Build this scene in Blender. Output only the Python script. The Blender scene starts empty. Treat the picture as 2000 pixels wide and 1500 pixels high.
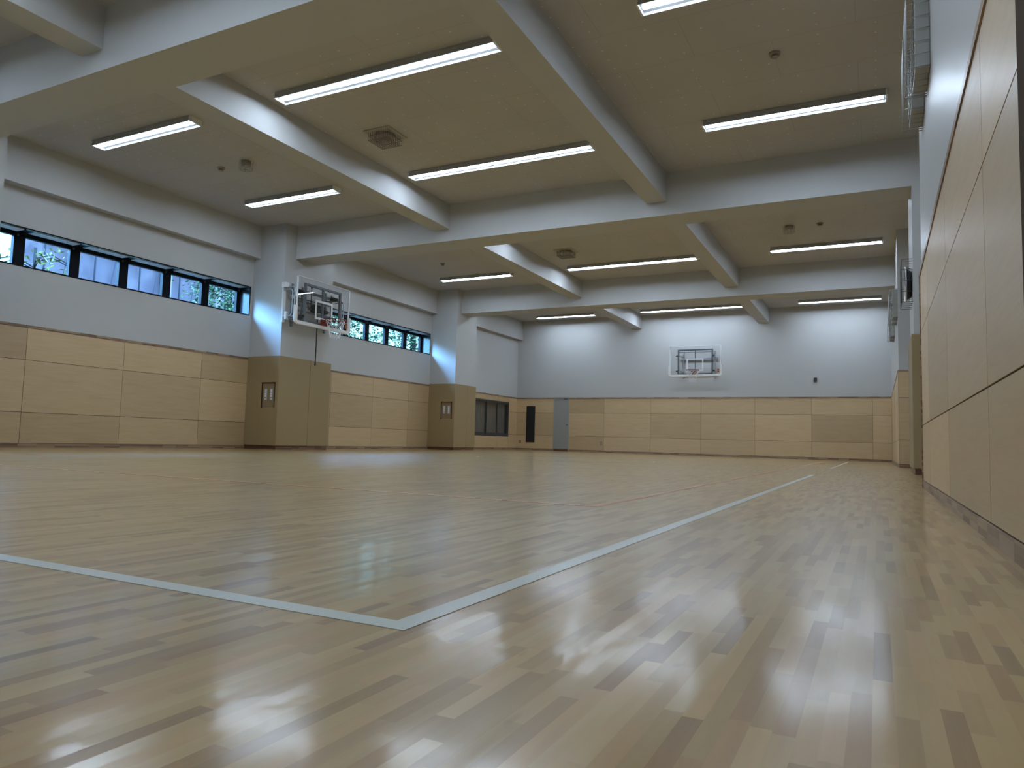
import bpy, bmesh, math, random
from mathutils import Vector, Matrix
random.seed(7)
S = bpy.context.scene
COL = S.collection
PI = math.pi

# ------------------------------------------------------------------ camera
FPX = 1403.82
yaw, pitch, roll = math.radians(27.022), math.radians(4.545), math.radians(1.588)
fwd = Vector((-math.sin(yaw)*math.cos(pitch), math.cos(yaw)*math.cos(pitch), math.sin(pitch)))
rt = Vector((math.cos(yaw), math.sin(yaw), 0))
up = rt.cross(fwd)
r2 = rt*math.cos(roll) + up*math.sin(roll)
u2 = -rt*math.sin(roll) + up*math.cos(roll)
cam = bpy.data.cameras.new('camera')
cam.sensor_width = 36.0
cam.lens = 36.0*FPX/2000.0
cam.clip_start = 0.02
cam.clip_end = 300
co = bpy.data.objects.new('camera', cam)
COL.objects.link(co)
M = Matrix((r2, u2, -fwd)).transposed().to_4x4()
M.translation = Vector((-0.3873, 0.0, 0.3366))
co.matrix_world = M
S.camera = co

# ------------------------------------------------------------------ sky, exposure
w = bpy.data.worlds.new('sky')
S.world = w
w.use_nodes = True
nt = w.node_tree
bg = nt.nodes['Background']
geo = nt.nodes.new('ShaderNodeTexCoord')
sep = nt.nodes.new('ShaderNodeSeparateXYZ')
nt.links.new(geo.outputs['Generated'], sep.inputs[0])
rmp = nt.nodes.new('ShaderNodeValToRGB')
rmp.color_ramp.elements[0].position = 0.225
rmp.color_ramp.elements[0].color = (0.0125, 0.0290, 0.0400, 1)
rmp.color_ramp.elements[1].position = 0.32
rmp.color_ramp.elements[1].color = (0.20, 0.50, 1.0, 1)
nt.links.new(sep.outputs['Z'], rmp.inputs[0])
nt.links.new(rmp.outputs[0], bg.inputs['Color'])
SKY = 95.0
bg.inputs['Strength'].default_value = SKY
LAMP = 92.0
S.view_settings.view_transform = 'Standard'
S.view_settings.look = 'None'
S.view_settings.gamma = 1.0
S.view_settings.use_curve_mapping = False
S.view_settings.exposure = 0.0
cy = S.cycles
cy.use_denoising = True
cy.denoising_prefilter = 'ACCURATE'
cy.adaptive_threshold = 0.005
cy.max_bounces = 10
cy.diffuse_bounces = 6
cy.glossy_bounces = 4
cy.transparent_max_bounces = 12
cy.sample_clamp_indirect = 6.0
cy.caustics_reflective = False
cy.caustics_refractive = False

# ------------------------------------------------------------------ room numbers
XL = -13.44; XP = -12.467; XS = -13.236; ZC = 5.205; ZB = 4.437; ZS = 4.437; ZJ = 4.691
YF = 26.076; YB = -2.0
BEAMS = ((4.883, 5.507), (12.397, 13.051), (19.909, 20.56))
COLS_L = ((4.50, 6.10), (12.06, 13.711), (19.657, 20.934))
YN = 7.99          # end of the near right wall
XQ = 0.119; XR = 0.018; YR = 17.55
XRR = 1.25         # back of the right hand recess

# ------------------------------------------------------------------ node helpers
def mat(name, col=(0.8, 0.8, 0.8), rough=0.5, metal=0.0, spec=0.5, bump=None, emit=None, coat=0.0):
    m = bpy.data.materials.new(name); m.use_nodes = True
    n = m.node_tree.nodes; b = n['Principled BSDF']
    b.inputs['Base Color'].default_value = (*col, 1)
    b.inputs['Roughness'].default_value = rough
    b.inputs['Metallic'].default_value = metal
    b.inputs['Specular IOR Level'].default_value = spec
    b.inputs['Coat Weight'].default_value = coat
    if emit:
        b.inputs['Emission Color'].default_value = (*emit[0], 1)
        b.inputs['Emission Strength'].default_value = emit[1]
    if bump:
        G = NG(m)
        h = G.noise(G.pos(), bump[0], 3)
        G.bump(h, bump[1], bump[2])
    return m

class NG:
    def __init__(self, m):
        self.t = m.node_tree; self.b = self.t.nodes['Principled BSDF']; self._p = None
    def n(self, ty, **kw):
        x = self.t.nodes.new(ty)
        for k, v in kw.items(): setattr(x, k, v)
        return x
    def l(self, a, b): self.t.links.new(a, b)
    def pos(self):
        if not self._p: self._p = self.n('ShaderNodeTexCoord').outputs['Object']
        return self._p
    def xyz(self, v=None):
        s = self.n('ShaderNodeSeparateXYZ'); self.l(v or self.pos(), s.inputs[0]); return s.outputs
    def m(self, op, a, b=0.0, c=0.0):
        x = self.n('ShaderNodeMath', operation=op)
        for i, v in enumerate((a, b, c)):
            if isinstance(v, (int, float)): x.inputs[i].default_value = v
            else: self.l(v, x.inputs[i])
        return x.outputs[0]
    def comb(self, a, b, c=0.0):
        x = self.n('ShaderNodeCombineXYZ')
        for i, v in enumerate((a, b, c)):
            if isinstance(v, (int, float)): x.inputs[i].default_value = v
            else: self.l(v, x.inputs[i])
        return x.outputs[0]
    def white(self, vec):
        x = self.n('ShaderNodeTexWhiteNoise', noise_dimensions='3D'); self.l(vec, x.inputs['Vector']); return x.outputs['Value']
    def noise(self, vec, scale, detail=3, rough=0.5):
        x = self.n('ShaderNodeTexNoise'); self.l(vec, x.inputs['Vector'])
        x.inputs['Scale'].default_value = scale; x.inputs['Detail'].default_value = detail
        x.inputs['Roughness'].default_value = rough
        return x.outputs['Fac']
    def scale(self, sx, sy, sz, vec=None):
        x = self.n('ShaderNodeVectorMath', operation='MULTIPLY'); self.l(vec or self.pos(), x.inputs[0])
        x.inputs[1].default_value = (sx, sy, sz); return x.outputs[0]
    def ramp(self, f, stops, interp='LINEAR'):
        x = self.n('ShaderNodeValToRGB'); cr = x.color_ramp; cr.interpolation = interp
        while len(cr.elements) < len(stops): cr.elements.new(0.5)
        for e, (p, c) in zip(cr.elements, stops):
            e.position = p; e.color = (*c, 1)
        self.l(f, x.inputs[0]); return x.outputs[0]
    def mix(self, f, a, b, blend='MIX'):
        x = self.n('ShaderNodeMix', data_type='RGBA', blend_type=blend)
        for i, v in ((0, f), (6, a), (7, b)):
            if isinstance(v, (int, float)): x.inputs[i].default_value = v
            elif isinstance(v, tuple): x.inputs[i].default_value = (*v, 1)
            else: self.l(v, x.inputs[i])
        return x.outputs[2]
    def bump(self, h, strength, dist):
        x = self.n('ShaderNodeBump'); x.inputs['Strength'].default_value = strength
        x.inputs['Distance'].default_value = dist
        self.l(h, x.inputs['Height']); self.l(x.outputs[0], self.b.inputs['Normal'])
    def col(self, c): self.l(c, self.b.inputs['Base Color'])

# ------------------------------------------------------------------ materials
def plywood(name, ax):            # ax: horizontal axis of the wall, 0 = x, 1 = y
    m = mat(name, rough=0.45, spec=0.95); G = NG(m)
    a = G.n('ShaderNodeAttribute'); a.attribute_name = 'tone'
    tone = a.outputs['Fac']
    o = G.xyz()
    off = G.m('MULTIPLY', tone, 37.0)
    vec = G.comb(G.m('ADD', o[ax], off), 0.0, G.m('ADD', o[2], off))
    g1 = G.noise(G.scale(0.9, 1, 9.0, vec), 1.6, 5, 0.6)
    g2 = G.noise(G.scale(2.0, 1, 60.0, vec), 1.5, 3, 0.6)
    c = G.ramp(g1, [(0.28, (0.4915, 0.3348, 0.1730)), (0.5, (0.5492, 0.3910, 0.2110)), (0.72, (0.5853, 0.4288, 0.2430))])
    c = G.mix(0.35, c, G.ramp(g2, [(0.3, (0.4701, 0.3218, 0.1660)), (0.7, (0.6000, 0.4428, 0.2530))]))
    t = G.ramp(tone, [(0.0, (0.78, 0.76, 0.72)), (0.5, (0.95, 0.94, 0.93)), (1.0, (1.06, 1.05, 1.04))])
    c = G.mix(1.0, c, t, 'MULTIPLY')
    G.col(c)
    G.bump(g2, 0.06, 0.002)
    return m

def strip_wood(name, ax, length, stops, rough=0.4):   # finger jointed strips
    m = mat(name, rough=rough); G = NG(m); o = G.xyz()
    i = G.m('FLOOR', G.m('DIVIDE', o[ax], length))
    row = G.m('FLOOR', G.m('DIVIDE', o[2], 0.03))
    t = G.white(G.comb(i, row, 3.3))
    sc = [1, 1, 1]; sc[2] = 20; sc[ax] = 2
    g = G.noise(G.scale(*sc), 3.0, 4)
    f = G.m('ADD', G.m('MULTIPLY', t, 0.75), G.m('MULTIPLY', g, 0.3))
    G.col(G.ramp(f, stops))
    return m

TRIM = [(0.1, (0.145, 0.083, 0.046)), (0.5, (0.264, 0.168, 0.102)), (0.95, (0.370, 0.264, 0.168))]
M_plyL = plywood('birch_plywood_along_y', 1)
M_plyF = plywood('birch_plywood_along_x', 0)
M_trimY = strip_wood('jointed_oak_y', 1, 0.31, TRIM)
M_trimX = strip_wood('jointed_oak_x', 0, 0.31, TRIM)
M_paint = mat('white_wall_paint', (0.50, 0.50, 0.495), 0.55, bump=(160, 0.05, 0.001))
M_paintR = mat('satin_wall_paint', (0.48, 0.48, 0.48), 0.40, bump=(160, 0.04, 0.001))
M_backing = mat('dark_backing', (0.035, 0.024, 0.015), 0.9, spec=0.1)
M_pad = mat('beige_vinyl_pad', (0.3083, 0.2226, 0.1087), 0.5, bump=(400, 0.05, 0.0005))
M_kick = strip_wood('dark_kick_board', 1, 0.25, [(0.1, (0.09, 0.04, 0.022)), (0.6, (0.16, 0.08, 0.045)), (1, (0.26, 0.15, 0.09))])
M_black = mat('black_aluminium', (0.003, 0.0035, 0.005), 0.45, spec=0.12)
M_lining = mat('dark_anodised_lining', (0.21, 0.23, 0.27), 0.16, metal=0.85)
M_headrefl = mat('white_head_reflection', (0.85, 0.85, 0.85), 0.35)  # plain white standing in for bright sky mirrored in the window heads
M_dgrey = mat('dark_grey_frame', (0.05, 0.05, 0.052), 0.4)
M_door = mat('grey_door_paint', (0.285, 0.285, 0.267), 0.45)
M_vent = mat('black_grille', (0.012, 0.012, 0.014), 0.5)
M_steel = mat('grey_painted_steel', (0.15, 0.17, 0.185), 0.45, metal=0.0)
M_galv = mat('galvanised_steel', (0.55, 0.57, 0.60), 0.3, metal=0.9)
M_dark = mat('dark_rubber', (0.02, 0.02, 0.022), 0.5)
M_white = mat('white_plastic', (0.78, 0.79, 0.80), 0.4)
M_foam = mat('white_edge_padding', (0.78, 0.78, 0.77), 0.5)
M_lampbody = mat('white_lamp_enamel', (0.34, 0.345, 0.35), 0.35)
M_led = mat('led_diffuser', (0.9, 0.9, 0.9), 0.4, emit=((0.67, 0.82, 1.0), LAMP))
G = NG(M_led); ge = G.n('ShaderNodeNewGeometry'); nz_ = G.xyz(ge.outputs['Normal'])[2]
G.l(G.m('MULTIPLY', G.m('ADD', 0.05, G.m('MULTIPLY', G.m('POWER', G.m('ABSOLUTE', nz_), 2.0), 1.1)), LAMP), G.b.inputs['Emission Strength'])
M_orange = mat('orange_red_rim', (0.20, 0.022, 0.012), 0.4)
M_sticker = mat('orange_sticker', (0.65, 0.20, 0.07), 0.5)
M_net = mat('white_net_cord', (0.8, 0.8, 0.8), 0.7)
M_line_w = mat('white_court_paint', (0.48, 0.485, 0.43), 0.28)
M_line_o = mat('orange_court_paint', (0.40, 0.165, 0.055), 0.28)
M_line_b = mat('brown_court_paint', (0.24, 0.15, 0.12), 0.28)
M_unit = mat('ivory_unit_case', (0.384, 0.384, 0.360), 0.45)
M_wire = mat('white_guard_wire', (0.372, 0.372, 0.360), 0.4)
M_gwire = mat('grey_guard_wire', (0.10, 0.10, 0.10), 0.5, metal=0.3)
M_grille = mat('ceiling_speaker_grey', (0.418, 0.380, 0.342), 0.6)
M_plate = mat('switch_plate_white', (0.372, 0.384, 0.396), 0.4)
M_brass = mat('switch_board_wood', (0.252, 0.174, 0.090), 0.5, bump=(30, 0.05, 0.001))
M_jamb = mat('dark_brown_post', (0.060, 0.036, 0.018), 0.85, spec=0.08, bump=(25, 0.1, 0.002))
M_jogg = mat('pad_seam', (0.10, 0.08, 0.055), 0.7)
M_clockface = mat('clock_face_white', (0.7, 0.7, 0.7), 0.3)

def m_glass(name, tint, refl=1.0):
    m = bpy.data.materials.new(name); m.use_nodes = True
    t = m.node_tree; t.nodes.remove(t.nodes['Principled BSDF'])
    out = t.nodes['Material Output']
    tr = t.nodes.new('ShaderNodeBsdfTransparent'); tr.inputs[0].default_value = (*tint, 1)
    gl = t.nodes.new('ShaderNodeBsdfGlossy'); gl.inputs['Roughness'].default_value = 0.02
    fr = t.nodes.new('ShaderNodeFresnel'); fr.inputs[0].default_value = 1.5
    mu = t.nodes.new('ShaderNodeMath'); mu.operation = 'MULTIPLY'; mu.inputs[1].default_value = refl
    mx = t.nodes.new('ShaderNodeMixShader')
    gg = t.nodes.new('ShaderNodeNewGeometry'); sb = t.nodes.new('ShaderNodeMath'); sb.operation = 'SUBTRACT'; sb.inputs[0].default_value = 1.0
    t.links.new(gg.outputs['Backfacing'], sb.inputs[1])
    m2 = t.nodes.new('ShaderNodeMath'); m2.operation = 'MULTIPLY'
    t.links.new(fr.outputs[0], mu.inputs[0]); t.links.new(mu.outputs[0], m2.inputs[0]); t.links.new(sb.outputs[0], m2.inputs[1])
    t.links.new(m2.outputs[0], mx.inputs[0])
    t.links.new(tr.outputs[0], mx.inputs[1]); t.links.new(gl.outputs[0], mx.inputs[2])
    t.links.new(mx.outputs[0], out.inputs[0])
    return m
M_glass = m_glass('window_glass', (0.93, 0.97, 0.97))
M_bglass = m_glass('backboard_acrylic', (0.965, 0.97, 0.975))

# floor
M_floor = mat('maple_strip_floor', rough=0.24, spec=0.20, coat=0.58)
M_floor.node_tree.nodes['Principled BSDF'].inputs['Coat Roughness'].default_value = 0.13
G = NG(M_floor); o = G.xyz()
WS = 0.0265
i = G.m('FLOOR', G.m('DIVIDE', o[0], WS))
r = G.white(G.comb(i, 1.7, 0.3))
ln = G.m('ADD', 0.17, G.m('MULTIPLY', r, 0.20))
j = G.m('FLOOR', G.m('ADD', G.m('DIVIDE', o[1], ln), G.m('MULTIPLY', r, 31.0)))
t = G.white(G.comb(i, j, 5.1)); t2 = G.white(G.comb(j, i, 9.7))
gv = G.comb(G.m('ADD', G.m('MULTIPLY', o[0], 26.0), G.m('MULTIPLY', t2, 50.0)), G.m('MULTIPLY', o[1], 2.2), t2)
g = G.noise(gv, 1.6, 4, 0.6)
f = G.m('ADD', G.m('MULTIPLY', G.m('POWER', t, 0.70), 0.74), G.m('MULTIPLY', g, 0.42))
c = G.ramp(f, [(0.05, (0.1731, 0.1038, 0.0424)), (0.35, (0.2884, 0.1778, 0.0710)), (0.62, (0.3618, 0.2372, 0.0964)), (0.95, (0.4353, 0.3013, 0.1311))])
hue = G.ramp(t2, [(0.0, (1.05, 0.97, 0.92)), (0.5, (1, 1, 1)), (1.0, (0.97, 1.0, 0.94))])
c = G.mix(1.0, c, hue, 'MULTIPLY')
kn = G.noise(G.scale(22, 9, 1), 1.0, 1)
c = G.mix(G.ramp(kn, [(0.74, (0, 0, 0)), (0.86, (0.7, 0.7, 0.7))]), c, (0.20, 0.12, 0.06))
G.col(c)
big = G.noise(G.scale(1.6, 1.6, 1), 1.0, 3)
rr = G.n('ShaderNodeMapRange'); rr.inputs['From Min'].default_value = 0.3; rr.inputs['From Max'].default_value = 0.7
rr.inputs['To Min'].default_value = 0.277; rr.inputs['To Max'].default_value = 0.30
G.l(big, rr.inputs['Value']); G.l(rr.outputs[0], G.b.inputs['Roughness'])
hb = G.noise(G.scale(40, 14, 1), 1.0, 2)
G.bump(hb, 0.03, 0.002)
# every strip lies a hair off level, which breaks up the reflections
bn = G.b.inputs['Normal'].links[0].from_node
tz = G.white(G.comb(i, j, 21.3)); tw = G.white(G.comb(i, j, 33.9))
tv = G.comb(G.m('MULTIPLY', G.m('SUBTRACT', tz, 0.5), 0.024), G.m('MULTIPLY', G.m('SUBTRACT', tw, 0.5), 0.016), 0.0)
av = G.n('ShaderNodeVectorMath', operation='ADD'); G.l(bn.outputs[0], av.inputs[0]); G.l(tv, av.inputs[1])
nv = G.n('ShaderNodeVectorMath', operation='NORMALIZE'); G.l(av.outputs[0], nv.inputs[0])
G.l(nv.outputs[0], G.b.inputs['Normal']); G.l(nv.outputs[0], G.b.inputs['Coat Normal'])

# ceiling boards: faint joints and filled screw heads
M_ceil = mat('ceiling_board', (0.74, 0.70, 0.64), 0.75)
G = NG(M_ceil); o = G.xyz()
def tri(v, period, off=0.0):      # distance to nearest line of a period
    a = G.m('DIVIDE', G.m('ADD', v, off), period)
    f = G.m('SUBTRACT', a, G.m('FLOOR', a))
    return G.m('MULTIPLY', G.m('MINIMUM', f, G.m('SUBTRACT', 1.0, f)), period)
rowi = G.m('FLOOR', G.m('DIVIDE', G.m('ADD', o[1], 0.4), 0.91))
odd = G.m('MULTIPLY', G.m('MODULO', G.m('ABSOLUTE', rowi), 2.0), 0.91)
dx = tri(G.m('ADD', o[0], odd), 1.82, 1.47)
dy = tri(o[1], 0.91, 0.4)
jn = G.m('LESS_THAN', G.m('MINIMUM', dx, dy), 0.0035)
sx = tri(o[0], 0.303, 1.47 + 0.1); sy = tri(o[1], 0.228, 0.1)
sr = G.m('ADD', G.m('MULTIPLY', sx, sx), G.m('MULTIPLY', sy, sy))
near = G.m('LESS_THAN', tri(o[0], 0.455, 0.3), 0.2)
dot = G.m('MULTIPLY', G.m('LESS_THAN', sr, 0.00013), G.m('GREATER_THAN', G.white(G.comb(G.m('FLOOR', G.m('DIVIDE', o[0], 0.303)), G.m('FLOOR', G.m('DIVIDE', o[1], 0.228)), 2.0)), 0.45))
mott = G.noise(G.scale(0.8, 0.8, 1), 1.0, 3)
c = G.ramp(mott, [(0.3, (0.48, 0.465, 0.45)), (0.7, (0.52, 0.505, 0.485))])
c = G.mix(G.m('MULTIPLY', jn, 0.40), c, (0.25, 0.22, 0.2))
c = G.mix(G.m('MULTIPLY', dot, 0.8), c, (0.80, 0.78, 0.75))
G.col(c)

# ------------------------------------------------------------------ mesh helpers
class MB:
    def __init__(self):
        self.bm = bmesh.new(); self.tone = self.bm.faces.layers.float.new('tone')
    def box(self, x0, x1, y0, y1, z0, z1, tone=0.5):
        v = [self.bm.verts.new(p) for p in ((x0,y0,z0),(x1,y0,z0),(x1,y1,z0),(x0,y1,z0),(x0,y0,z1),(x1,y0,z1),(x1,y1,z1),(x0,y1,z1))]
        for q in ((3,2,1,0),(4,5,6,7),(0,1,5,4),(1,2,6,5),(2,3,7,6),(3,0,4,7)):
            f = self.bm.faces.new([v[k] for k in q]); f[self.tone] = tone
        return self
    def bbox(self, x0, x1, y0, y1, z0, z1, b=0.004, seg=2):
        t = bmesh.new()
        bmesh.ops.create_cube(t, size=1.0)
        bmesh.ops.scale(t, vec=(abs(x1-x0), abs(y1-y0), abs(z1-z0)), verts=t.verts)
        bmesh.ops.translate(t, vec=((x0+x1)/2, (y0+y1)/2, (z0+z1)/2), verts=t.verts)
        bmesh.ops.bevel(t, geom=t.edges[:], offset=b, segments=seg, affect='EDGES', profile=0.5)
        self.add(t); return self
    def add(self, t):
        me = bpy.data.meshes.new('t'); t.to_mesh(me); t.free(); self.bm.from_mesh(me); bpy.data.meshes.remove(me)
    def cyl(self, p0, p1, r0, r1=None, n=12, caps=True):
        r1 = r0 if r1 is None else r1
        p0 = Vector(p0); p1 = Vector(p1); d = (p1-p0).normalized()
        a = d.orthogonal().normalized(); b = d.cross(a)
        A = []; B = []
        for k in range(n):
            q = a*math.cos(2*PI*k/n) + b*math.sin(2*PI*k/n)
            A.append(self.bm.verts.new(p0+q*r0)); B.append(self.bm.verts.new(p1+q*r1))
        for k in range(n):
            f = self.bm.faces.new((A[k], A[(k+1)%n], B[(k+1)%n], B[k])); f.smooth = True
        if caps:
            self.bm.faces.new(A[::-1]); self.bm.faces.new(B)
        return self
    def tube(self, pts, r, n=8, closed=False):
        pts = [Vector(p) for p in pts]; N = len(pts); rings = []
        prev = None
        for k, p in enumerate(pts):
            if closed: d = pts[(k+1)%N]-pts[k-1]
            else: d = pts[min(k+1, N-1)]-pts[max(k-1, 0)]
            d.normalize()
            if prev is None: a = d.orthogonal().normalized()
            else:
                a = prev - d*prev.dot(d)
                a = a.normalized() if a.length > 1e-6 else d.orthogonal().normalized()
            prev = a; b = d.cross(a)
            rings.append([self.bm.verts.new(p+(a*math.cos(2*PI*q/n)+b*math.sin(2*PI*q/n))*r) for q in range(n)])
        for k in range(N if closed else N-1):
            A = rings[k]; B = rings[(k+1)%N]
            sh = 0
            if closed and k == N-1:
                sh = min(range(n), key=lambda s: (A[0].co-B[s].co).length)
            for q in range(n):
                f = self.bm.faces.new((A[q], A[(q+1)%n], B[(q+1+sh)%n], B[(q+sh)%n])); f.smooth = True
        if not closed:
            self.bm.faces.new(rings[0][::-1]); self.bm.faces.new(rings[-1])
        return self
    def build(self, name, m, parent=None, loc=None, rotz=0.0):
        bmesh.ops.recalc_face_normals(self.bm, faces=self.bm.faces[:])
        me = bpy.data.meshes.new(name); self.bm.to_mesh(me); self.bm.free()
        if m: me.materials.append(m)
        ob = bpy.data.objects.new(name, me); COL.objects.link(ob)
        if parent: ob.parent = parent
        if loc: ob.location = loc
        ob.rotation_euler.z = rotz
        return ob

def struct(ob, label=None):
    ob['kind'] = 'structure'
    if label: ob['label'] = label
    return ob
def tag(ob, label, cat, group=None):
    ob['label'] = label; ob['category'] = cat
    if group: ob['group'] = group
    return ob
def empty(name, loc, label, cat, group=None, rotz=0.0):
    o = bpy.data.objects.new(name, None); COL.objects.link(o); o.location = loc; o.rotation_euler.z = rotz
    o.empty_display_size = 0.1
    return tag(o, label, cat, group)
def copy_tree(o, parent=None):
    c = o.copy(); COL.objects.link(c)
    if parent: c.parent = parent
    for ch in list(o.children): copy_tree(ch, c)
    return c

# ------------------------------------------------------------------ floor and ceiling
struct(MB().box(-13.9, 2.2, YB-0.3, YF+0.3, -0.12, 0).build('floor', M_floor))
struct(MB().box(-13.95, 2.2, YB-0.3, YF+0.3, ZC, ZC+0.15).build('ceiling', M_ceil))

# ------------------------------------------------------------------ walls with window openings
ZW0, ZW1 = 3.097, 3.762; XG = -13.78
WINS = [(-1.6, 4.44, 1.0), (6.13, 11.985, 0.98), (13.83, 19.60, 0.955)]
def wall_with_holes(mb, x0, x1, y0, y1, z0, z1, holes):
    ys = y0
    for (a, b, c, d) in sorted(holes):
        mb.box(x0, x1, ys, a, z0, z1); mb.box(x0, x1, a, b, z0, c); mb.box(x0, x1, a, b, d, z1); ys = b
    mb.box(x0, x1, ys, y1, z0, z1)
SW = (21.75, 25.36, 0.51, 1.87)   # inner sliding window
mb = MB()
wall_with_holes(mb, XL-0.42, XL, YB, YF+0.05, -0.02, ZC+0.02, [(a, b, ZW0, ZW1) for a, b, _ in WINS]+[SW])
struct(mb.build('wall_left', M_paint))
struct(MB().box(XL-0.4, 2.1, YF, YF+0.2, -0.02, ZC+0.02).build('wall_far', M_paint))
struct(MB().box(XL-0.4, 2.1, YB-0.2, YB, -0.02, ZC+0.02).build('wall_back', M_paint))
# the near right wall, the deep recess behind it and the far right wall
struct(MB().box(0.012, 0.2, YB, YN, -0.02, ZC+0.02).build('wall_right', M_paintR))
struct(MB().box(XRR, XRR+0.15, YN-0.1, YF, -0.02, ZC+0.02).box(0.2, XRR+0.15, YN-0.2, YN-0.1, -0.02, ZC+0.02).build('wall_recess', M_paint))
struct(MB().box(XR+0.012, XRR, YR, YF, -0.02, ZC+0.02).build('wall_right_far', M_paint))

# ------------------------------------------------------------------ beams, joists, columns
GB = 0
for k, (a, b) in enumerate(BEAMS):
    struct(MB().box(XS-0.25, XQ+0.001 if k == 1 else XRR, a, b, ZB, ZC+0.01).build('ceiling_beam', M_paint))
for (a, b) in ((YB, BEAMS[0][0]), (BEAMS[0][1], BEAMS[1][0]), (BEAMS[1][1], BEAMS[2][0]), (BEAMS[2][1], YF)):
    for (x0, x1) in ((-8.656, -8.271), (-4.08, -3.715)):
        struct(MB().box(x0, x1, a, b, ZJ, ZC+0.01).build('ceiling_joist', M_paint))
ys = YB
for (a, b) in COLS_L + ((YF, YF),):
    struct(MB().box(XL-0.01, XS, ys, a, ZS, ZC+0.01).build('edge_beam', M_paint)); ys = b
for (a, b) in COLS_L:
    struct(MB().box(XL-0.01, XP, a, b, 0, ZC+0.01).build('wall_column', M_paint))
struct(MB().box(XQ, XRR, 12.397, 13.72, 0, ZC+0.01).build('wall_column', M_paint))

# ------------------------------------------------------------------ plywood panelling
ROWS = ((0.074, 0.596), (0.604, 1.496), (1.504, 2.051))
def panelling(name, side, plane, cuts, holes=(), th=0.012, mtl=None, sign=1, parent=None):
    """side 'y': wall runs along y at x = plane; 'x': wall runs along x at y = plane; sign: direction the face looks."""
    mb = MB(); bk = MB()
    def put(a, b, z0, z1, tone):
        s0, s1 = (plane, plane+sign*th); s0, s1 = min(s0, s1), max(s0, s1)
        if side == 'y': mb.box(s0, s1, a, b, z0, z1, tone)
        else: mb.box(a, b, s0, s1, z0, z1, tone)
    for a, b in zip(cuts[:-1], cuts[1:]):
        for (z0, z1) in ROWS:
            tone = random.random()
            a0, b0 = a+0.0035, b-0.0035
            segs = [(a0, b0, z0, z1)]
            for (h0, h1, hz0, hz1) in holes:
                new = []
                for (p, q, r_, s_) in segs:
                    if h1 <= p or h0 >= q or hz1 <= r_ or hz0 >= s_:
                        new.append((p, q, r_, s_)); continue
                    if h0 > p: new.append((p, h0, r_, s_))
                    if h1 < q: new.append((h1, q, r_, s_))
                    pp, qq = max(p, h0), min(q, h1)
                    if hz0 > r_: new.append((pp, qq, r_, hz0))
                    if hz1 < s_: new.append((pp, qq, hz1, s_))
                segs = [s for s in new if s[1]-s[0] > 0.003 and s[3]-s[2] > 0.003]
            for s in segs: put(*s, tone)
    ob = mb.build(name, mtl); struct(ob)
    # dark backing seen in the joints
    s0, s1 = sorted((plane+sign*0.0005, plane+sign*0.004))
    xs = cuts[0]
    hs = sorted(holes)
    def bput(a, b, z0, z1):
        if b-a < 0.003 or z1-z0 < 0.003: return
        if side == 'y': bk.box(s0, s1, a, b, z0, z1)
        else: bk.box(a, b, s0, s1, z0, z1)
    for (h0, h1, hz0, hz1) in hs:
        bput(xs, h0, 0.05, 2.05); bput(h0, h1, 0.05, hz0); bput(h0, h1, hz1, 2.05); xs = h1
    bput(xs, cuts[-1], 0.05, 2.05)
    bk.build('joint_backing', M_backing, ob)
    return ob
def rails(side, plane, a, b, sign, suffix, mtl, gaps=()):
    lo = MB(); hi = MB(); s = a
    for g0, g1 in list(gaps)+[(b, b)]:
        for mb_, z0, z1, d in ((lo, 0.0, 0.068, 0.018), (hi, 2.054, 2.10, 0.020)):
            p0, p1 = sorted((plane, plane+sign*d))
            if g0 - s > 0.01:
                if side == 'y': mb_.box(p0, p1, s, g0, z0, z1)
                else: mb_.box(s, g0, p0, p1, z0, z1)
        s = g1
    struct(lo.build('baseboard_'+suffix, mtl)); struct(hi.build('trim_'+suffix, mtl))

panelling('wood_panelling', 'y', XL, [-2.0, -0.05, 1.75, 3.55, 4.5], mtl=M_plyL)
panelling('wood_panelling', 'y', XL, [6.10, 7.15, 8.95, 10.75, 12.06], mtl=M_plyL)
panelling('wood_panelling', 'y', XL, [13.711, 14.90, 16.70, 18.48, 19.657], mtl=M_plyL)
panelling('wood_panelling', 'y', XL, [20.934, 22.65, 24.45, 25.37, YF], holes=[(SW[0], SW[1], SW[2], SW[3])], mtl=M_plyL)
for k, (a, b) in enumerate(((-2.0, 4.5), (6.10, 12.06), (13.711, 19.657), (20.934, YF))):
    rails('y', XL, a, b, 1, 'left', M_trimY)
DOOR = (-11.775, -11.165); VENT = (-12.985, -12.605, 0.308, 1.766)
panelling('wood_panelling', 'x', YF, [XL, DOOR[0], DOOR[1], -9.70, -7.885, -6.04, -4.19, -2.36, -0.53, XR],
          holes=[VENT, (DOOR[0]-0.03, DOOR[1]+0.03, 0.0, 2.2)], mtl=M_plyF, sign=-1)
rails('x', YF, XL, XR, -1, 'far', M_trimX, gaps=[(DOOR[0]-0.03, DOOR[1]+0.03)])
panelling('wood_panelling', 'y', 0.012, [-2.0, -0.25, 1.55, 3.35, 5.15, 6.95, YN-0.012], mtl=M_plyL, sign=-1)
rails('y', 0.012, YB, YN, -1, 'right', M_trimY)
panelling('wood_panelling', 'y', XR+0.012, [YR+0.01, 18.9, 20.7, 22.5, 24.3, YF-0.02], mtl=M_plyL, sign=-1)
rails('y', XR+0.012, YR, YF-0.02, -1, 'right', M_trimY)
panelling('wood_panelling', 'x', YR, [XR, 0.7, XRR], mtl=M_plyF, sign=-1)
rails('x', YR, XR, XRR, -1, 'right', M_trimX)
struct(MB().box(-0.012, 0.012, YN-0.012, YN+0.004, 0, 2.10).build('trim_right', M_trimY))
struct(MB().bbox(-0.030, 0.012, 2.20, 2.345, 0, 2.9, 0.003).build('trim_right', M_jamb))

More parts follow.
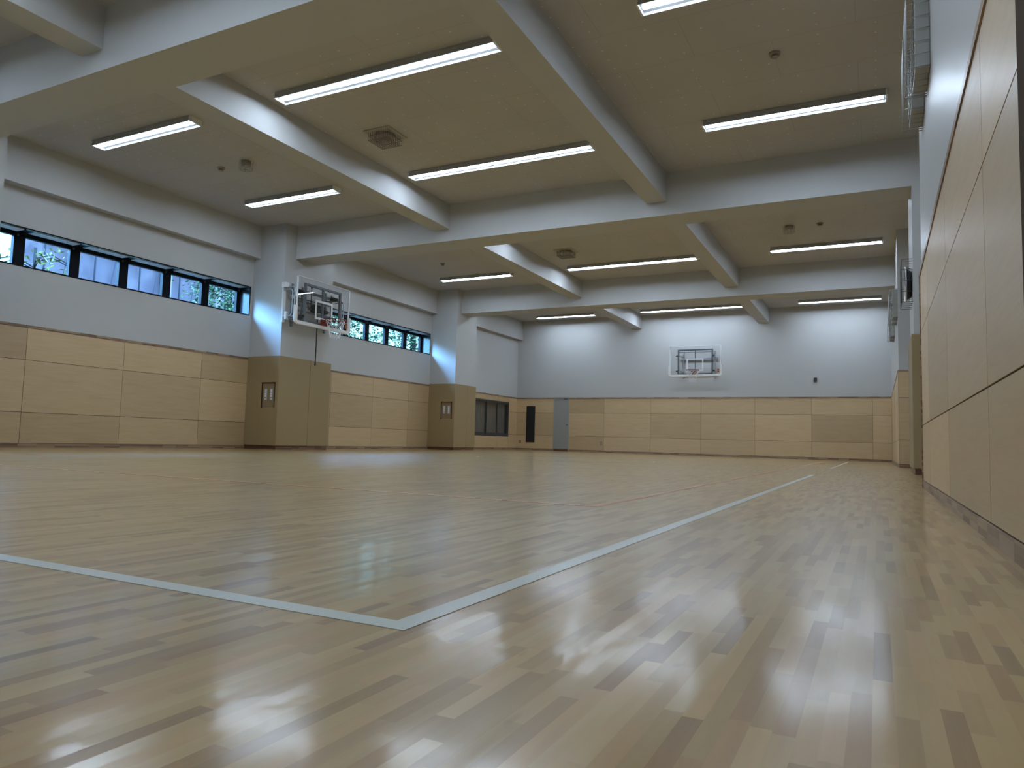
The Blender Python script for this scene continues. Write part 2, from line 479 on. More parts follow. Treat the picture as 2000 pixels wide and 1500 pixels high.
# ------------------------------------------------------------------ clerestory windows
def clerestory(n0, y0, y1, pitch):
    # black lining of the deep opening
    t = 0.012
    mb = MB()
    mb.box(XG-0.05, XL+0.004, y0-0.001, y1+0.001, ZW1-t, ZW1+0.001)
    mb.box(XG-0.05, XL+0.004, y0-0.001, y1+0.001, ZW0-0.001, ZW0+t)
    mb.box(XG-0.05, XL+0.004, y0-0.001, y0+t, ZW0+t, ZW1-t)
    mb.box(XG-0.05, XL+0.004, y1-t, y1+0.001, ZW0+t, ZW1-t)
    struct(mb.build('window_lining', M_lining))
    e = MB()   # thin black nosing around the opening on the room side
    e.box(XL, XL+0.006, y0-0.012, y1+0.012, ZW1-0.010, ZW1+0.012).box(XL, XL+0.006, y0-0.012, y1+0.012, ZW0-0.012, ZW0+0.012)
    e.box(XL, XL+0.006, y0-0.012, y0+0.012, ZW0, ZW1).box(XL, XL+0.006, y1-0.012, y1+0.012, ZW0, ZW1)
    struct(e.build('window_nosing', M_black))
    k = 0
    b = y1 - t
    while b - pitch > y0 - 0.3 and k < 6:
        a = max(b - pitch, y0 + t)
        fw = 0.095
        fr = MB()
        z0, z1 = ZW0+t, ZW1-t
        fr.box(XG-0.05, XG+0.03, a, a+fw, z0, z1).box(XG-0.05, XG+0.03, b-fw, b, z0, z1)
        fr.box(XG-0.05, XG+0.03, a+fw, b-fw, z1-0.075, z1).box(XG-0.05, XG+0.03, a+fw, b-fw, z0, z0+0.055)
        fo = struct(fr.build('window_%d' % (n0+k), M_black))
        MB().box(XG-0.012, XG-0.006, a+fw, b-fw, z0+0.055, z1-0.075).build('glass_pane', M_glass, fo)
        MB().bbox(XG+0.07, XL-0.05, a+fw+0.01, b-fw+0.02, ZW1-t-0.009, ZW1-t-0.0005, 0.004).build('head_reflection', M_headrefl, fo)  # white strip added to imitate sky reflected in the head lining
        MB().bbox(XG+0.03, XG+0.055, b-0.055, b-0.025, z1-0.075, z1-0.035, 0.003).build('latch', M_dgrey, fo)
        k += 1; b = a
for k, (a, b, p) in enumerate(WINS):
    clerestory(1+6*k, a, b, p)

# sliding window to the next room
x0, x1 = XL-0.06, XL+0.016
y0, y1, z0, z1 = SW
fr = MB()
fr.box(x0, x1, y0, y1, z0, z0+0.06).box(x0, x1, y0, y1, z1-0.06, z1).box(x0, x1, y0, y0+0.05, z0, z1).box(x0, x1, y1-0.05, y1, z0, z1)
win = struct(fr.build('window_19', M_dgrey))
pw = (y1-y0-0.1)/4
m_blind = mat('brown_board_behind_glass', (0.182, 0.130, 0.101), 0.6)
G = NG(m_blind); G.col(G.ramp(G.noise(G.scale(1, 9, 0.6), 2.0, 3), [(0.3, (0.150, 0.109, 0.086)), (0.7, (0.247, 0.184, 0.150))]))
for k in range(4):
    a = y0+0.05+k*pw; dx = -0.03 if k % 2 else 0.0
    s = MB(); xa, xb = XL-0.022+dx, XL+0.004+dx; f = 0.035
    s.box(xa, xb, a-0.01, a+f, z0+0.06, z1-0.06).box(xa, xb, a+pw-f, a+pw+0.01, z0+0.06, z1-0.06)
    s.box(xa, xb, a+f, a+pw-f, z0+0.06, z0+0.13).box(xa, xb, a+f, a+pw-f, z1-0.10, z1-0.06)
    so = s.build('sash', M_dgrey, win)
    MB().box((xa+xb)/2-0.003, (xa+xb)/2+0.003, a+f, a+pw-f, z0+0.13, z1-0.10).build('glass_pane', M_glass, so)
MB().box(XL-0.16, XL-0.14, y0, y1, z0, z1).build('backing_board', m_blind, win)
MB().box(XL-0.14, XL-0.06, y0, y0+0.01, z0, z1).box(XL-0.14, XL-0.06, y1-0.01, y1, z0, z1).box(XL-0.14, XL-0.06, y0, y1, z1-0.01, z1).box(XL-0.14, XL-0.06, y0, y1, z0, z0+0.01).build('reveal', M_dgrey, win)

# ------------------------------------------------------------------ far wall: door, grille, sockets, sensor
d = struct(MB().bbox(DOOR[0], DOOR[1], YF-0.012, YF+0.02, 0.095, 2.085, 0.002).build('door_1', M_door))
MB().box(DOOR[0]-0.028, DOOR[0]-0.002, YF-0.018, YF, 0.0, 2.115).box(DOOR[1]+0.002, DOOR[1]+0.028, YF-0.018, YF, 0.0, 2.115)\
    .box(DOOR[0]-0.028, DOOR[1]+0.028, YF-0.018, YF, 2.088, 2.118).build('door_frame', mat('door_frame_grey', (0.33, 0.33, 0.31), 0.5), d)
MB().box(DOOR[0]-0.002, DOOR[1]+0.002, YF-0.022, YF, 0.0, 0.092).build('threshold', M_kick, d)
kb = MB(); kb.cyl((DOOR[1]-0.06, YF-0.012, 1.03), (DOOR[1]-0.06, YF-0.05, 1.03), 0.014).cyl((DOOR[1]-0.06, YF-0.05, 1.03), (DOOR[1]-0.06, YF-0.085, 1.03), 0.030, 0.026, 16)
kb.cyl((DOOR[1]-0.06, YF-0.012, 1.03), (DOOR[1]-0.06, YF-0.018, 1.03), 0.036, n=16)
kb.build('door_knob', M_steel, d)
MB().bbox(DOOR[1]-0.20, DOOR[1]-0.05, YF-0.020, YF-0.011, 2.035, 2.060, 0.002).build('door_sign', M_dark, d)

v = MB(); v.box(VENT[0], VENT[1], YF-0.010, YF-0.002, VENT[2], VENT[3])
for k in range(48):
    z = VENT[2]+0.02+k*(VENT[3]-VENT[2]-0.04)/48
    v.box(VENT[0]+0.012, VENT[1]-0.012, YF-0.016, YF-0.010, z, z+0.016)
v.box(VENT[0], VENT[0]+0.012, YF-0.019, YF, VENT[2], VENT[3]).box(VENT[1]-0.012, VENT[1], YF-0.019, YF, VENT[2], VENT[3])
tag(v.build('wall_grille', M_vent), 'tall narrow black louvred grille in the plywood left of the grey door', 'grille')

def outlet(x, z, label):
    t = empty('wall_socket', (x, YF-0.012, z), label, 'socket', 'low sockets on the far wall')
    MB().bbox(-0.037, 0.037, -0.010, 0, -0.062, 0.062, 0.003).build('socket_plate', mat('brown_socket_plate', (0.16, 0.11, 0.075), 0.5), t)
    MB().bbox(-0.014, 0.014, -0.014, -0.009, -0.042, 0.042, 0.002).build('socket_insert', mat('socket_insert_grey', (0.55, 0.52, 0.47), 0.5), t)
outlet(-13.24, 0.335, 'small socket low on the plywood between the corner and the black grille')
outlet(-9.80, 0.335, 'small socket low on the plywood to the right of the grey door')
s = MB(); s.bbox(-2.285, -2.185, YF-0.05, YF, 2.61, 2.745, 0.012, 3)
sn = tag(s.build('wall_sensor', M_dark), 'small black box fixed alone on the bare white far wall, right of the hoop', 'sensor')

# ------------------------------------------------------------------ padded columns
def column_pad(a, b, cz0, cz1, lab, hole=True):
    t = empty('column_pad', ((XL+XP)/2, a, 0.0), lab, 'wall padding', 'beige vinyl pads around the left wall columns')
    ox, oy = t.location.x, t.location.y
    th = 0.035; zt = 2.125; zb = 0.085
    hx0, hx1 = -12.955, -12.535
    p = MB()
    y0, y1 = a-th-oy, a-0.002-oy
    L, Rr = XL+0.004-ox, XP+th-ox
    if hole:
        p.bbox(L, hx0-ox, y0, y1, zb, zt, 0.012, 3).bbox(hx0-ox-0.012, hx1-ox+0.012, y0, y1, zb, cz0, 0.010, 3)
        p.bbox(hx0-ox-0.012, hx1-ox+0.012, y0, y1, cz1, zt, 0.010, 3).bbox(hx1-ox, Rr, y0, y1, zb, zt, 0.014, 3)
    else:
        p.bbox(L, Rr, y0, y1, zb, zt, 0.014, 3)
    p.build('near_padding', M_pad, t)
    ym = a + (b-a)*0.58 - oy
    q = MB(); q.bbox(XP+0.002-ox, Rr, a-0.03-oy, ym-0.001, zb, zt, 0.012, 3)
    q.build('front_padding', M_pad, t)
    q = MB(); q.bbox(XP+0.002-ox, Rr, ym+0.001, b+th-oy, zb, zt, 0.012, 3)
    q.build('front_padding', M_pad, t)
    q = MB(); q.bbox(L, Rr-0.01, b+0.002-oy, b+th-oy, zb, zt, 0.012, 3)
    q.build('far_padding', M_pad, t)
    k = MB(); k.box(XL+0.01-ox, XP+0.012-ox, a-0.012-oy, b+0.012-oy, 0, zb+0.01)
    k.build('kick_board', M_kick, t)
    if hole:
        s = empty('switch_board', ((hx0+hx1)/2, a, cz0), 'wood backed switch recess in the %s beige column pad' % hole, 'switch board', 'switch recesses in the column pads')
        MB().box(-0.19, 0.19, -0.010, -0.001, 0.01, cz1-cz0-0.01).build('wood_board', M_brass, s)
        MB().box(-0.20, -0.19, -0.03, -0.001, 0, cz1-cz0).box(0.19, 0.20, -0.03, -0.001, 0, cz1-cz0).box(-0.20, 0.20, -0.03, -0.001, cz1-cz0-0.012, cz1-cz0).build('board_frame', M_backing, s)
        for x in (-0.085, 0.085):
            pl = MB().bbox(x-0.042, x+0.042, -0.018, -0.010, 0.17, 0.43, 0.003).build('switch_plate', M_plate, s)
            kk = MB()
            for r_ in range(6):
                kk.bbox(x-0.020, x+0.020, -0.022, -0.017, 0.19+r_*0.038, 0.218+r_*0.038, 0.002)
            kk.build('rocker_switch', M_white, pl)
            MB().box(x-0.010, x+0.010, -0.0235, -0.021, 0.212, 0.236).build('switch_mark', M_dark, pl)
    return t
column_pad(12.06, 13.711, 0.945, 1.515, 'beige vinyl pad around the left column that carries the near hoop', 'nearer')
column_pad(19.657, 20.934, 0.985, 1.54, 'beige vinyl pad around the left column beside the brown sliding window', 'farther')
# right column pad
t = empty('column_pad', (0.6, 12.4, 0), 'beige vinyl pad around the column on the right, behind the plywood wall end', 'wall padding')
MB().bbox(XQ-0.035-0.6, 0.5, -0.037, -0.002, 0.09, 2.125, 0.014, 3).build('near_padding', M_pad, t)
MB().bbox(XQ-0.035-0.6, XQ-0.002-0.6, -0.03, 1.34, 0.09, 2.125, 0.012, 3).build('front_padding', M_pad, t)
MB().box(XQ-0.012-0.6, 0.5, -0.012, 1.33, 0, 0.10).build('kick_board', M_kick, t)
# ------------------------------------------------------------------ lamps
def lamp(x0, x1, y, nb, label):
    L = x1-x0; z = ZC-0.055
    t = empty('ceiling_lamp', ((x0+x1)/2, y, z), label, 'ceiling light', 'white strip lights on the ceiling')
    MB().bbox(-L/2, L/2, -0.115, 0.115, 0, 0.055, 0.004).box(-L/2, L/2, -0.1155, -0.1125, -0.034, 0.02).box(-L/2, L/2, 0.1125, 0.1155, -0.034, 0.02).build('lamp_housing', M_lampbody, t)
    for s_ in (-1, 1): MB().bbox(s_*L/2-0.012, s_*L/2+0.012, -0.118, 0.118, -0.035, 0.055, 0.004).build('end_cap', M_white, t)
    bl = (L-0.06)/nb
    for k in range(nb):
        a = -L/2+0.03+k*bl+0.006; b = a+bl-0.012
        m_ = MB(); n = 10
        prof = [(0.038*math.cos(PI+PI*q/n), -0.024*abs(math.sin(PI*q/n))-0.001) for q in range(n+1)]
        A = [m_.bm.verts.new((a, p[0], p[1])) for p in prof]; B = [m_.bm.verts.new((b, p[0], p[1])) for p in prof]
        for q in range(n): m_.bm.faces.new((A[q], A[q+1], B[q+1], B[q]))
        m_.bm.faces.new(A); m_.bm.faces.new(B)
        m_.bm.faces.new((A[0], B[0], B[-1], A[-1]))
        m_.build('light_bar', M_led, t)
    return t
ROWY = [(-0.2, 'behind the camera'), (3.1, 'over the camera end'), (7.35, 'first'), (10.64, 'second'), (14.85, 'third'), (18.2, 'fourth'), (21.8, 'fifth'), (25.1, 'sixth')]
BAYN = {7.35: 'front half of the nearest ceiling bay', 10.64: 'back half of the nearest ceiling bay', 14.85: 'front half of the middle ceiling bay, behind the big beam',
        18.2: 'middle ceiling bay in view', 21.8: 'last ceiling bay, hidden behind the second beam', 25.1: 'last ceiling bay close to the far wall',
        3.1: 'ceiling bay above the camera', -0.2: 'ceiling bay behind the camera'}
for y, _ in ROWY:
    for (x0, x1, nb, cn) in ((-12.17, -9.78, 2, 'left'), (-8.02, -4.46, 3, 'long centre'), (-2.68, -0.23, 2, 'right')):
        lamp(x0, x1, y, nb, '%s strip light, %s' % (cn, BAYN[y]))

# ------------------------------------------------------------------ ceiling fittings
def square_speaker(x, y, label):
    t = empty('ceiling_speaker', (x, y, ZC), label, 'ceiling speaker', 'square caged ceiling speakers')
    MB().bbox(-0.25, 0.25, -0.25, 0.25, -0.014, 0, 0.004).build('mounting_plate', M_grille, t)
    g = MB(); g.cyl((0, 0, -0.014), (0, 0, -0.05), 0.165, 0.13, 28); g.build('speaker_cone', mat('speaker_grey', (0.30, 0.27, 0.24), 0.6), t)
    c = MB(); h = 0.15; n = 9; s = 0.19
    for k in range(n+1):
        u = -s+2*s*k/n
        c.tube([(u, -s, 0), (u, -s, -h), (u, s, -h), (u, s, 0)], 0.0028, 5)
        c.tube([(-s, u, 0), (-s, u, -h), (s, u, -h), (s, u, 0)], 0.0028, 5)
    c.tube([(-s, -s, -0.075), (s, -s, -0.075), (s, s, -0.075), (-s, s, -0.075)], 0.0028, 5, True)
    c.build('wire_guard', M_gwire, t)
    return t
square_speaker(-7.40, 9.02, 'square ceiling fitting in a wire guard, in the nearest bay between the long lamps')
square_speaker(-7.42, 16.6, 'square ceiling fitting in a wire guard, in the middle bay beyond the big beam')
def round_box(x, y, label):
    t = empty('emergency_light', (x, y, ZC), label, 'ceiling fitting', 'round caged ceiling fittings')
    MB().cyl((0, 0, 0), (0, 0, -0.075), 0.085, 0.082, 24).build('housing', M_cfit, t)
    MB().cyl((0, 0, -0.075), (0, 0, -0.088), 0.045, 0.03, 20).build('lens', M_glasslens, t)
    c = MB(); R_ = 0.12; h = 0.15
    for k in range(10):
        a = 2*PI*k/10
        c.tube([(R_*math.cos(a), R_*math.sin(a), 0), (R_*math.cos(a), R_*math.sin(a), -h), (0, 0, -h)], 0.0025, 5)
    for zz in (-0.06, -h): c.tube([(R_*math.cos(2*PI*q/24), R_*math.sin(2*PI*q/24), zz) for q in range(24)], 0.0025, 5, True)
    c.build('wire_guard', M_cwire, t)
M_glasslens = mat('frosted_lens', (0.42, 0.40, 0.37), 0.3)
M_cfit = mat('ivory_ceiling_fitting', (0.30, 0.265, 0.215), 0.5)
M_cwire = mat('dull_guard_wire', (0.33, 0.31, 0.28), 0.5)
round_box(-10.43, 8.96, 'round fitting in a wire cage on the left of the nearest ceiling bay')
round_box(-2.07, 16.45, 'round fitting in a wire cage on the right of the middle ceiling bay')
def detector(x, y, label):
    t = empty('smoke_detector', (x, y, ZC), label, 'smoke detector', 'round ceiling detectors')
    MB().cyl((0, 0, 0), (0, 0, -0.022), 0.068, 0.066, 24).build('base_ring', M_cfit, t)
    b = MB().cyl((0, 0, -0.022), (0, 0, -0.032), 0.04, 0.04, 20).cyl((0, 0, -0.046), (0, 0, -0.058), 0.05, 0.035, 20)
    b.build('sensor_head', M_cfit, t)
    MB().cyl((0, 0, -0.032), (0, 0, -0.046), 0.030, 0.030, 16).build('smoke_inlet', M_dark, t)
detector(-11.11, 9.0, 'small round smoke detector beside the caged fitting in the nearest left bay')
detector(-1.47, 9.02, 'small round smoke detector in the nearest right bay')
detector(-1.45, 16.48, 'small round smoke detector in the right of the middle bay beside a caged fitting')
detector(-11.12, 16.6, 'small round smoke detector in the left of the middle bay')

# ------------------------------------------------------------------ caged wall units on the right wall
def wall_unit(x, y0, y1, z0, z1, label, grp):
    t = empty('wall_unit', (x, (y0+y1)/2, z0), label, 'wall unit', grp)
    W = (y1-y0)/2; H = z1-z0; D = 0.105
    MB().bbox(-D, 0, -W, W, 0, H, 0.008).build('unit_case', M_unit, t)
    l = MB()
    for k in range(9): l.box(-D-0.008, -D, -W+0.03, W-0.03, 0.05+k*H*0.1, 0.05+k*H*0.1+0.022)
    l.build('louvre', mat('louvre_grey', (0.22, 0.22, 0.2), 0.5), t)
    c = MB(); D2 = D+0.055; W2 = W+0.02
    for k in range(7):
        zz = H*k/6
        c.tube([(0, -W2, zz), (-D2, -W2, zz), (-D2, W2, zz), (0, W2, zz)], 0.004, 5)
    for k in range(6):
        yy = -W2+2*W2*k/5
        c.tube([(0, yy, -0.02), (-D2, yy, -0.02), (-D2, yy, H+0.02), (0, yy, H+0.02)], 0.004, 5)
    c.build('wire_guard', M_wire, t)
wall_unit(0.012, 6.25, 6.73, 3.35, 3.97, 'nearer caged white unit high on the near right wall', 'caged units on the near right wall')
wall_unit(0.012, 7.02, 7.46, 3.35, 3.97, 'farther caged white unit high on the near right wall', 'caged units on the near right wall')
for (a, b, n) in ((17.62, 17.95, 'first'), (18.35, 18.68, 'second'), (20.45, 20.80, 'third'), (21.15, 21.5, 'last')):
    wall_unit(XR+0.012, a, b, 3.27, 3.88, '%s of the four small caged units high on the far right wall' % n, 'caged units on the far right wall')

# caged clock on the right column
t = empty('wall_clock', (XQ, 12.82, 2.98), 'round black backed wall clock in a wire cage on the right column', 'clock')
MB().cyl((0, 0, 0), (-0.075, 0, 0), 0.20, 0.25, 32).build('clock_case', M_dark, t)
MB().cyl((-0.075, 0, 0), (-0.088, 0, 0), 0.27, 0.265, 40).build('clock_face', M_clockface, t)
b_ = MB(); b_.tube([(-0.085, 0.272*math.cos(2*PI*k/40), 0.272*math.sin(2*PI*k/40)) for k in range(40)], 0.012, 8, True); b_.build('clock_rim', M_galv, t)
h_ = MB(); h_.box(-0.094, -0.089, -0.008, 0.008, -0.02, 0.20).box(-0.094, -0.089, -0.15, 0.02, -0.01, 0.006); h_.build('clock_hand', M_dark, t)
c = MB(); s_ = 0.335; D = 0.15
for u in (-s_, -0.17, 0, 0.17, s_):
    c.tube([(0, -s_, u), (-D, -s_, u), (-D, s_, u), (0, s_, u)], 0.004, 6)
    c.tube([(0, u, -s_), (-D, u, -s_), (-D, u, s_), (0, u, s_)], 0.004, 6)
c.build('wire_guard', M_gwire, t)

# ------------------------------------------------------------------ hoops.  local: board in xz plane, court towards -y, wall at +dist
def hoop(loc, rotz, dist, label, kind):
    t = empty('basketball_hoop', loc, label, 'basketball hoop', 'glass basketball hoops', rotz)
    W, H = 0.90, 1.05
    gl = MB().bbox(-W+0.012, W-0.012, -0.008, 0.008, 0.02, H-0.012, 0.002).build('backboard', M_bglass, t)
    ln = MB()
    f = 0.012
    ln.box(-W, -W+0.035, -f, f, 0, H).box(W-0.035, W, -f, f, 0, H).box(-W, W, -f, f, H-0.014, H).box(-W, W, -f, f, 0, 0.03)
    ln.build('board_edge', M_white, gl)
    sq = MB(); a = 0.295
    sq.box(-a, -a+0.05, -0.0105, -0.0085, 0.15, 0.60).box(a-0.05, a, -0.0105, -0.0085, 0.15, 0.60).box(-a+0.05, a-0.05, -0.0105, -0.0085, 0.55, 0.60).box(-a+0.05, a-0.05, -0.0105, -0.0085, 0.15, 0.20)
    sq.build('target_square', M_white, gl)
    # foam edge padding along the bottom and up both sides
    pd = MB()
    pts = [(-W-0.012, 0, 0.36), (-W-0.012, 0, 0.06), (-W+0.005, 0, 0.012), (-W+0.05, 0, -0.012), (W-0.05, 0, -0.012), (W-0.005, 0, 0.012), (W+0.012, 0, 0.06), (W+0.012, 0, 0.36)]
    R = []
    for k, p in enumerate(pts):
        pa = Vector(pts[max(k-1, 0)]); pb = Vector(pts[min(k+1, len(pts)-1)])
        dd = (pb-pa).normalized(); nn = Vector((-dd.z, 0, dd.x))
        ring = []
        for (u, v_) in ((0.030, -0.030), (0.040, 0.0), (0.030, 0.036), (-0.030, 0.036), (-0.044, 0.0), (-0.030, -0.030)):
            ring.append(pd.bm.verts.new(Vector(p)+nn*u*1.1+Vector((0, v_, 0))))
        R.append(ring)
    for A, B in zip(R[:-1], R[1:]):
        for q in range(6): pd.bm.faces.new((A[q], A[(q+1) % 6], B[(q+1) % 6], B[q]))
    pd.bm.faces.new(R[0]); pd.bm.faces.new(R[-1])
    ob = pd.build('edge_padding', M_foam, t)
    # rim
    rc = -0.15-0.225; rz = 0.15
    rm = MB(); rm.tube([(0.228*math.cos(2*PI*k/40), rc+0.228*math.sin(2*PI*k/40), rz) for k in range(40)], 0.0105, 8, True)
    rm.tube([(-0.10, -0.05, rz-0.06), (-0.085, rc+0.17, rz-0.012)], 0.010, 6).tube([(0.10, -0.05, rz-0.06), (0.085, rc+0.17, rz-0.012)], 0.010, 6)
    ro = rm.build('rim', M_orange, t)
    br = MB(); br.bbox(-0.10, 0.10, -0.032, -0.011, rz-0.13, rz+0.02, 0.004).bbox(-0.085, 0.085, -0.155, -0.03, rz-0.012, rz+0.008, 0.004)
    br.bbox(-0.088, -0.074, -0.15, -0.03, rz-0.10, rz, 0.003).bbox(0.074, 0.088, -0.15, -0.03, rz-0.10, rz, 0.003)
    br.build('rim_bracket', M_orange, ro)
    # net
    nn = MB(); NC = 12; lv = 7
    def np_(k, q):
        f_ = k/lv; rad = 0.222*(1-f_)**1.1*0.55+0.222*0.45+0.012*(f_ > 0.8)
        a_ = 2*PI*(q+0.5*(k % 2))/NC
        return Vector((rad*math.cos(a_), rc+rad*math.sin(a_), rz-0.02-0.40*f_))
    for k in range(lv):
        for q in range(NC):
            o1 = 0 if k % 2 == 0 else 0
            p = np_(k, q)
            if k % 2 == 0: n1, n2 = np_(k+1, q), np_(k+1, q-1)
            else: n1, n2 = np_(k+1, q), np_(k+1, q+1)
            for n_ in (n1, n2): nn.cyl(p, n_, 0.0042, n=4, caps=False)
    nn.build('net', M_net, t)
    # steel frame behind the glass
    fm = MB(); x_ = 0.62; b0, b1 = 0.012, 0.062; z0_, z1_ = 0.02, 0.93
    fm.box(-x_, -x_+0.05, b0, b1, z0_, z1_).box(x_-0.05, x_, b0, b1, z0_, z1_).box(-x_+0.05, x_-0.05, b0, b1, z1_-0.05, z1_).box(-x_+0.05, x_-0.05, b0, b1, z0_, z0_+0.06)
    fm.box(-0.012 if kind == 'far' else -0.022, 0.012 if kind == 'far' else 0.022, b0, b1, z0_+0.06, z1_-0.05)
    if kind == 'far': fm.box(-x_+0.05, x_-0.05, b0+0.005, b1-0.01, 0.815, 0.835)
    fm.build('support_frame', M_steel, t)
    stk = MB().box(W-0.13, W-0.055, -0.012, -0.0085, 0.09, 0.22).build('warning_sticker', M_sticker, gl)
    MB().box(W-0.115, W-0.07, -0.0135, -0.0122, 0.11, 0.14).box(W-0.115, W-0.07, -0.0135, -0.0122, 0.16, 0.20).build('sticker_print', M_dark, gl)
    # arms to the wall
    ar = MB(); wl = dist-0.03
    for sx_ in (-1, 1):
        for zz in ((0.16, 0.70) if kind == 'far' else (0.10, 0.72)):
            ar.tube([(sx_*0.56, b1, zz), (sx_*0.56, wl, zz+0.02)], 0.020, 8)
        ar.bbox(sx_*0.56-0.03, sx_*0.56+0.03, wl-0.005, wl+0.028, -0.05, 0.95, 0.004)
    ar.build('wall_arm', M_galv if kind == 'far' else M_steel, t)
    kn_ = MB()
    for sx_ in (-1, 1):
        for zz in (0.16, 0.70):
            kn_.cyl((sx_*0.62, 0.03, zz), (sx_*0.68, 0.03, zz), 0.028, 0.020, 10)
    kn_.build('clamp_knob', M_dark, t)
    rl = MB(); rl.box(-0.66, 0.66, wl-0.02, wl+0.025, 0.60, 0.68).box(-0.66, 0.66, wl-0.02, wl+0.025, 0.08, 0.14)
    rl.build('wall_rail', M_galv, t)
    if kind == 'near':
        # height adjusting gear: parallelogram bars, gas struts, crank gear, bent guard tubes at both sides
        g_ = MB()
        g_.box(-0.70, 0.70, 0.20, 0.235, 0.74, 0.80).box(-0.70, 0.70, 0.20, 0.235, 0.28, 0.33).box(-0.52, -0.48, 0.20, 0.23, 0.05, 0.86).box(0.48, 0.52, 0.20, 0.23, 0.05, 0.86)
        g_.tube([(-0.50, 0.22, 0.72), (-0.05, 0.33, 0.35)], 0.012, 6).tube([(0.50, 0.22, 0.72), (0.12, 0.33, 0.35)], 0.012, 6)
        g_.box(-0.62, 0.55, 0.30, 0.33, 0.60, 0.63).box(-0.62, 0.55, 0.30, 0.33, 0.43, 0.47)
        g_.build('lift_frame', M_steel, t)
        gb = MB(); gb.bbox(-0.14, 0.02, 0.10, 0.28, 0.34, 0.52, 0.01).bbox(0.16, 0.30, 0.12, 0.26, 0.36, 0.44, 0.01).bbox(-0.74, -0.58, 0.10, 0.20, 0.70, 0.77, 0.01).bbox(0.42, 0.60, 0.10, 0.20, 0.72, 0.80, 0.01).bbox(0.42, 0.58, 0.10, 0.2, 0.20, 0.30, 0.01).bbox(-0.62, -0.50, 0.1, 0.2, 0.12, 0.2, 0.01)
        gb.build('gear_box', M_dark, t)
        sp = MB(); sp.cyl((-0.26, 0.16, 0.42), (-0.26, 0.16, 0.90), 0.010).cyl((-0.26, 0.16, 0.88), (-0.26, 0.16, 0.94), 0.022)
        sp.tube([(-0.34, 0.17, 0.36), (-0.26, 0.16, 0.44), (-0.18, 0.17, 0.34)], 0.008, 6)
        sp.build('screw_spindle', M_dark, t)
        gt = MB()
        for sx_ in (-1, 1):
            xx = sx_*0.80
            for oo in (0.0, 0.07):
                gt.tube([(xx+sx_*oo, wl-0.02, 0.82-oo), (xx+sx_*oo, 0.20, 0.82-oo), (xx+sx_*oo, 0.15, 0.77-oo), (xx+sx_*oo, 0.15, 0.20), (xx+sx_*oo, 0.19, 0.14), (xx+sx_*oo, wl-0.02, 0.14)], 0.014, 8)
        gt.build('side_tube', M_galv, t)
        wb = MB(); wb.bbox(-0.90, -0.78, wl-0.10, wl+0.02, 0.80, 0.92, 0.006).bbox(-0.90, -0.84, wl-0.16, wl-0.10, 0.06, 0.24, 0.006).bbox(-0.88, -0.80, wl-0.03, wl+0.02, 0.0, 0.86, 0.006)
        wb.bbox(0.20, 0.26, 0.12, 0.2, 0.06, 0.14, 0.004).bbox(0.66, 0.72, 0.1, 0.18, 0.04, 0.14, 0.004)
        wb.build('mounting_bracket', M_white, t)
        cr = MB(); cr.cyl((0.165, 0.33, 0.30), (0.165, 0.33, -0.80), 0.013, n=10).cyl((0.165, 0.33, -0.80), (0.165, 0.33, -0.88), 0.020, n=10)
        cr.build('crank_rod', M_dark, t)
    return t
hoop((-6.115, 25.40, 2.83), 0.0, YF-25.40, 'clear glass basketball hoop on the white far wall', 'far')
hoop((-11.99, 12.885, 2.885), PI/2, 0.477, 'clear glass basketball hoop on the left padded column with height gear behind it', 'near')

# ------------------------------------------------------------------ court lines
def flat(name, polys, m, label, z=0.0012, cat='court line'):
    b = bmesh.new()
    for p in polys:
        lo = [b.verts.new((x, y, 0.0)) for x, y in p]; hi = [b.verts.new((x, y, z)) for x, y in p]
        b.faces.new(hi); n = len(p)
        for q in range(n): b.faces.new((lo[q], lo[(q+1) % n], hi[(q+1) % n], hi[q]))
    bmesh.ops.recalc_face_normals(b, faces=b.faces[:])
    me = bpy.data.meshes.new(name); b.to_mesh(me); b.free(); me.materials.append(m)
    o_ = bpy.data.objects.new(name, me); COL.objects.link(o_); return tag(o_, label, cat, 'painted court lines')
def rect(x0, x1, y0, y1): return [(x0, y0), (x1, y0), (x1, y1), (x0, y1)]
flat('court_line', [rect(-11.10, -1.132, 1.068, 1.118)[:2]+[(-1.182, 1.118), (-11.10, 1.118)], [(-1.132, 1.068), (-1.132, 10.36), (-1.182, 10.36), (-1.182, 1.118)]], M_line_w,
     'wide white court line forming the corner in the foreground and running to mid court')
flat('court_line', [rect(-1.182, -1.132, 14.5, 23.2)], M_line_w, 'short white court line continuing the sideline in front of the far wall')
flat('court_line', [rect(-11.6, -1.72, 3.66, 3.70), rect(-1.77, -1.72, 3.70, 22.5)], M_line_o, 'thin orange court line inside the white corner, across and along the floor', 0.0010)
N_ = 96; ci = (-6.11, 13.7); ro_, ri_ = 1.815, 1.785
flat('court_circle', [[(ci[0]+ri_*math.cos(2*PI*k/N_), ci[1]+ri_*math.sin(2*PI*k/N_)), (ci[0]+ro_*math.cos(2*PI*k/N_), ci[1]+ro_*math.sin(2*PI*k/N_)),
      (ci[0]+ro_*math.cos(2*PI*(k+1)/N_), ci[1]+ro_*math.sin(2*PI*(k+1)/N_)), (ci[0]+ri_*math.cos(2*PI*(k+1)/N_), ci[1]+ri_*math.sin(2*PI*(k+1)/N_))] for k in range(N_)],
     M_line_b, 'thin brown centre circle painted on the floor in the distance', 0.0014, 'court circle')

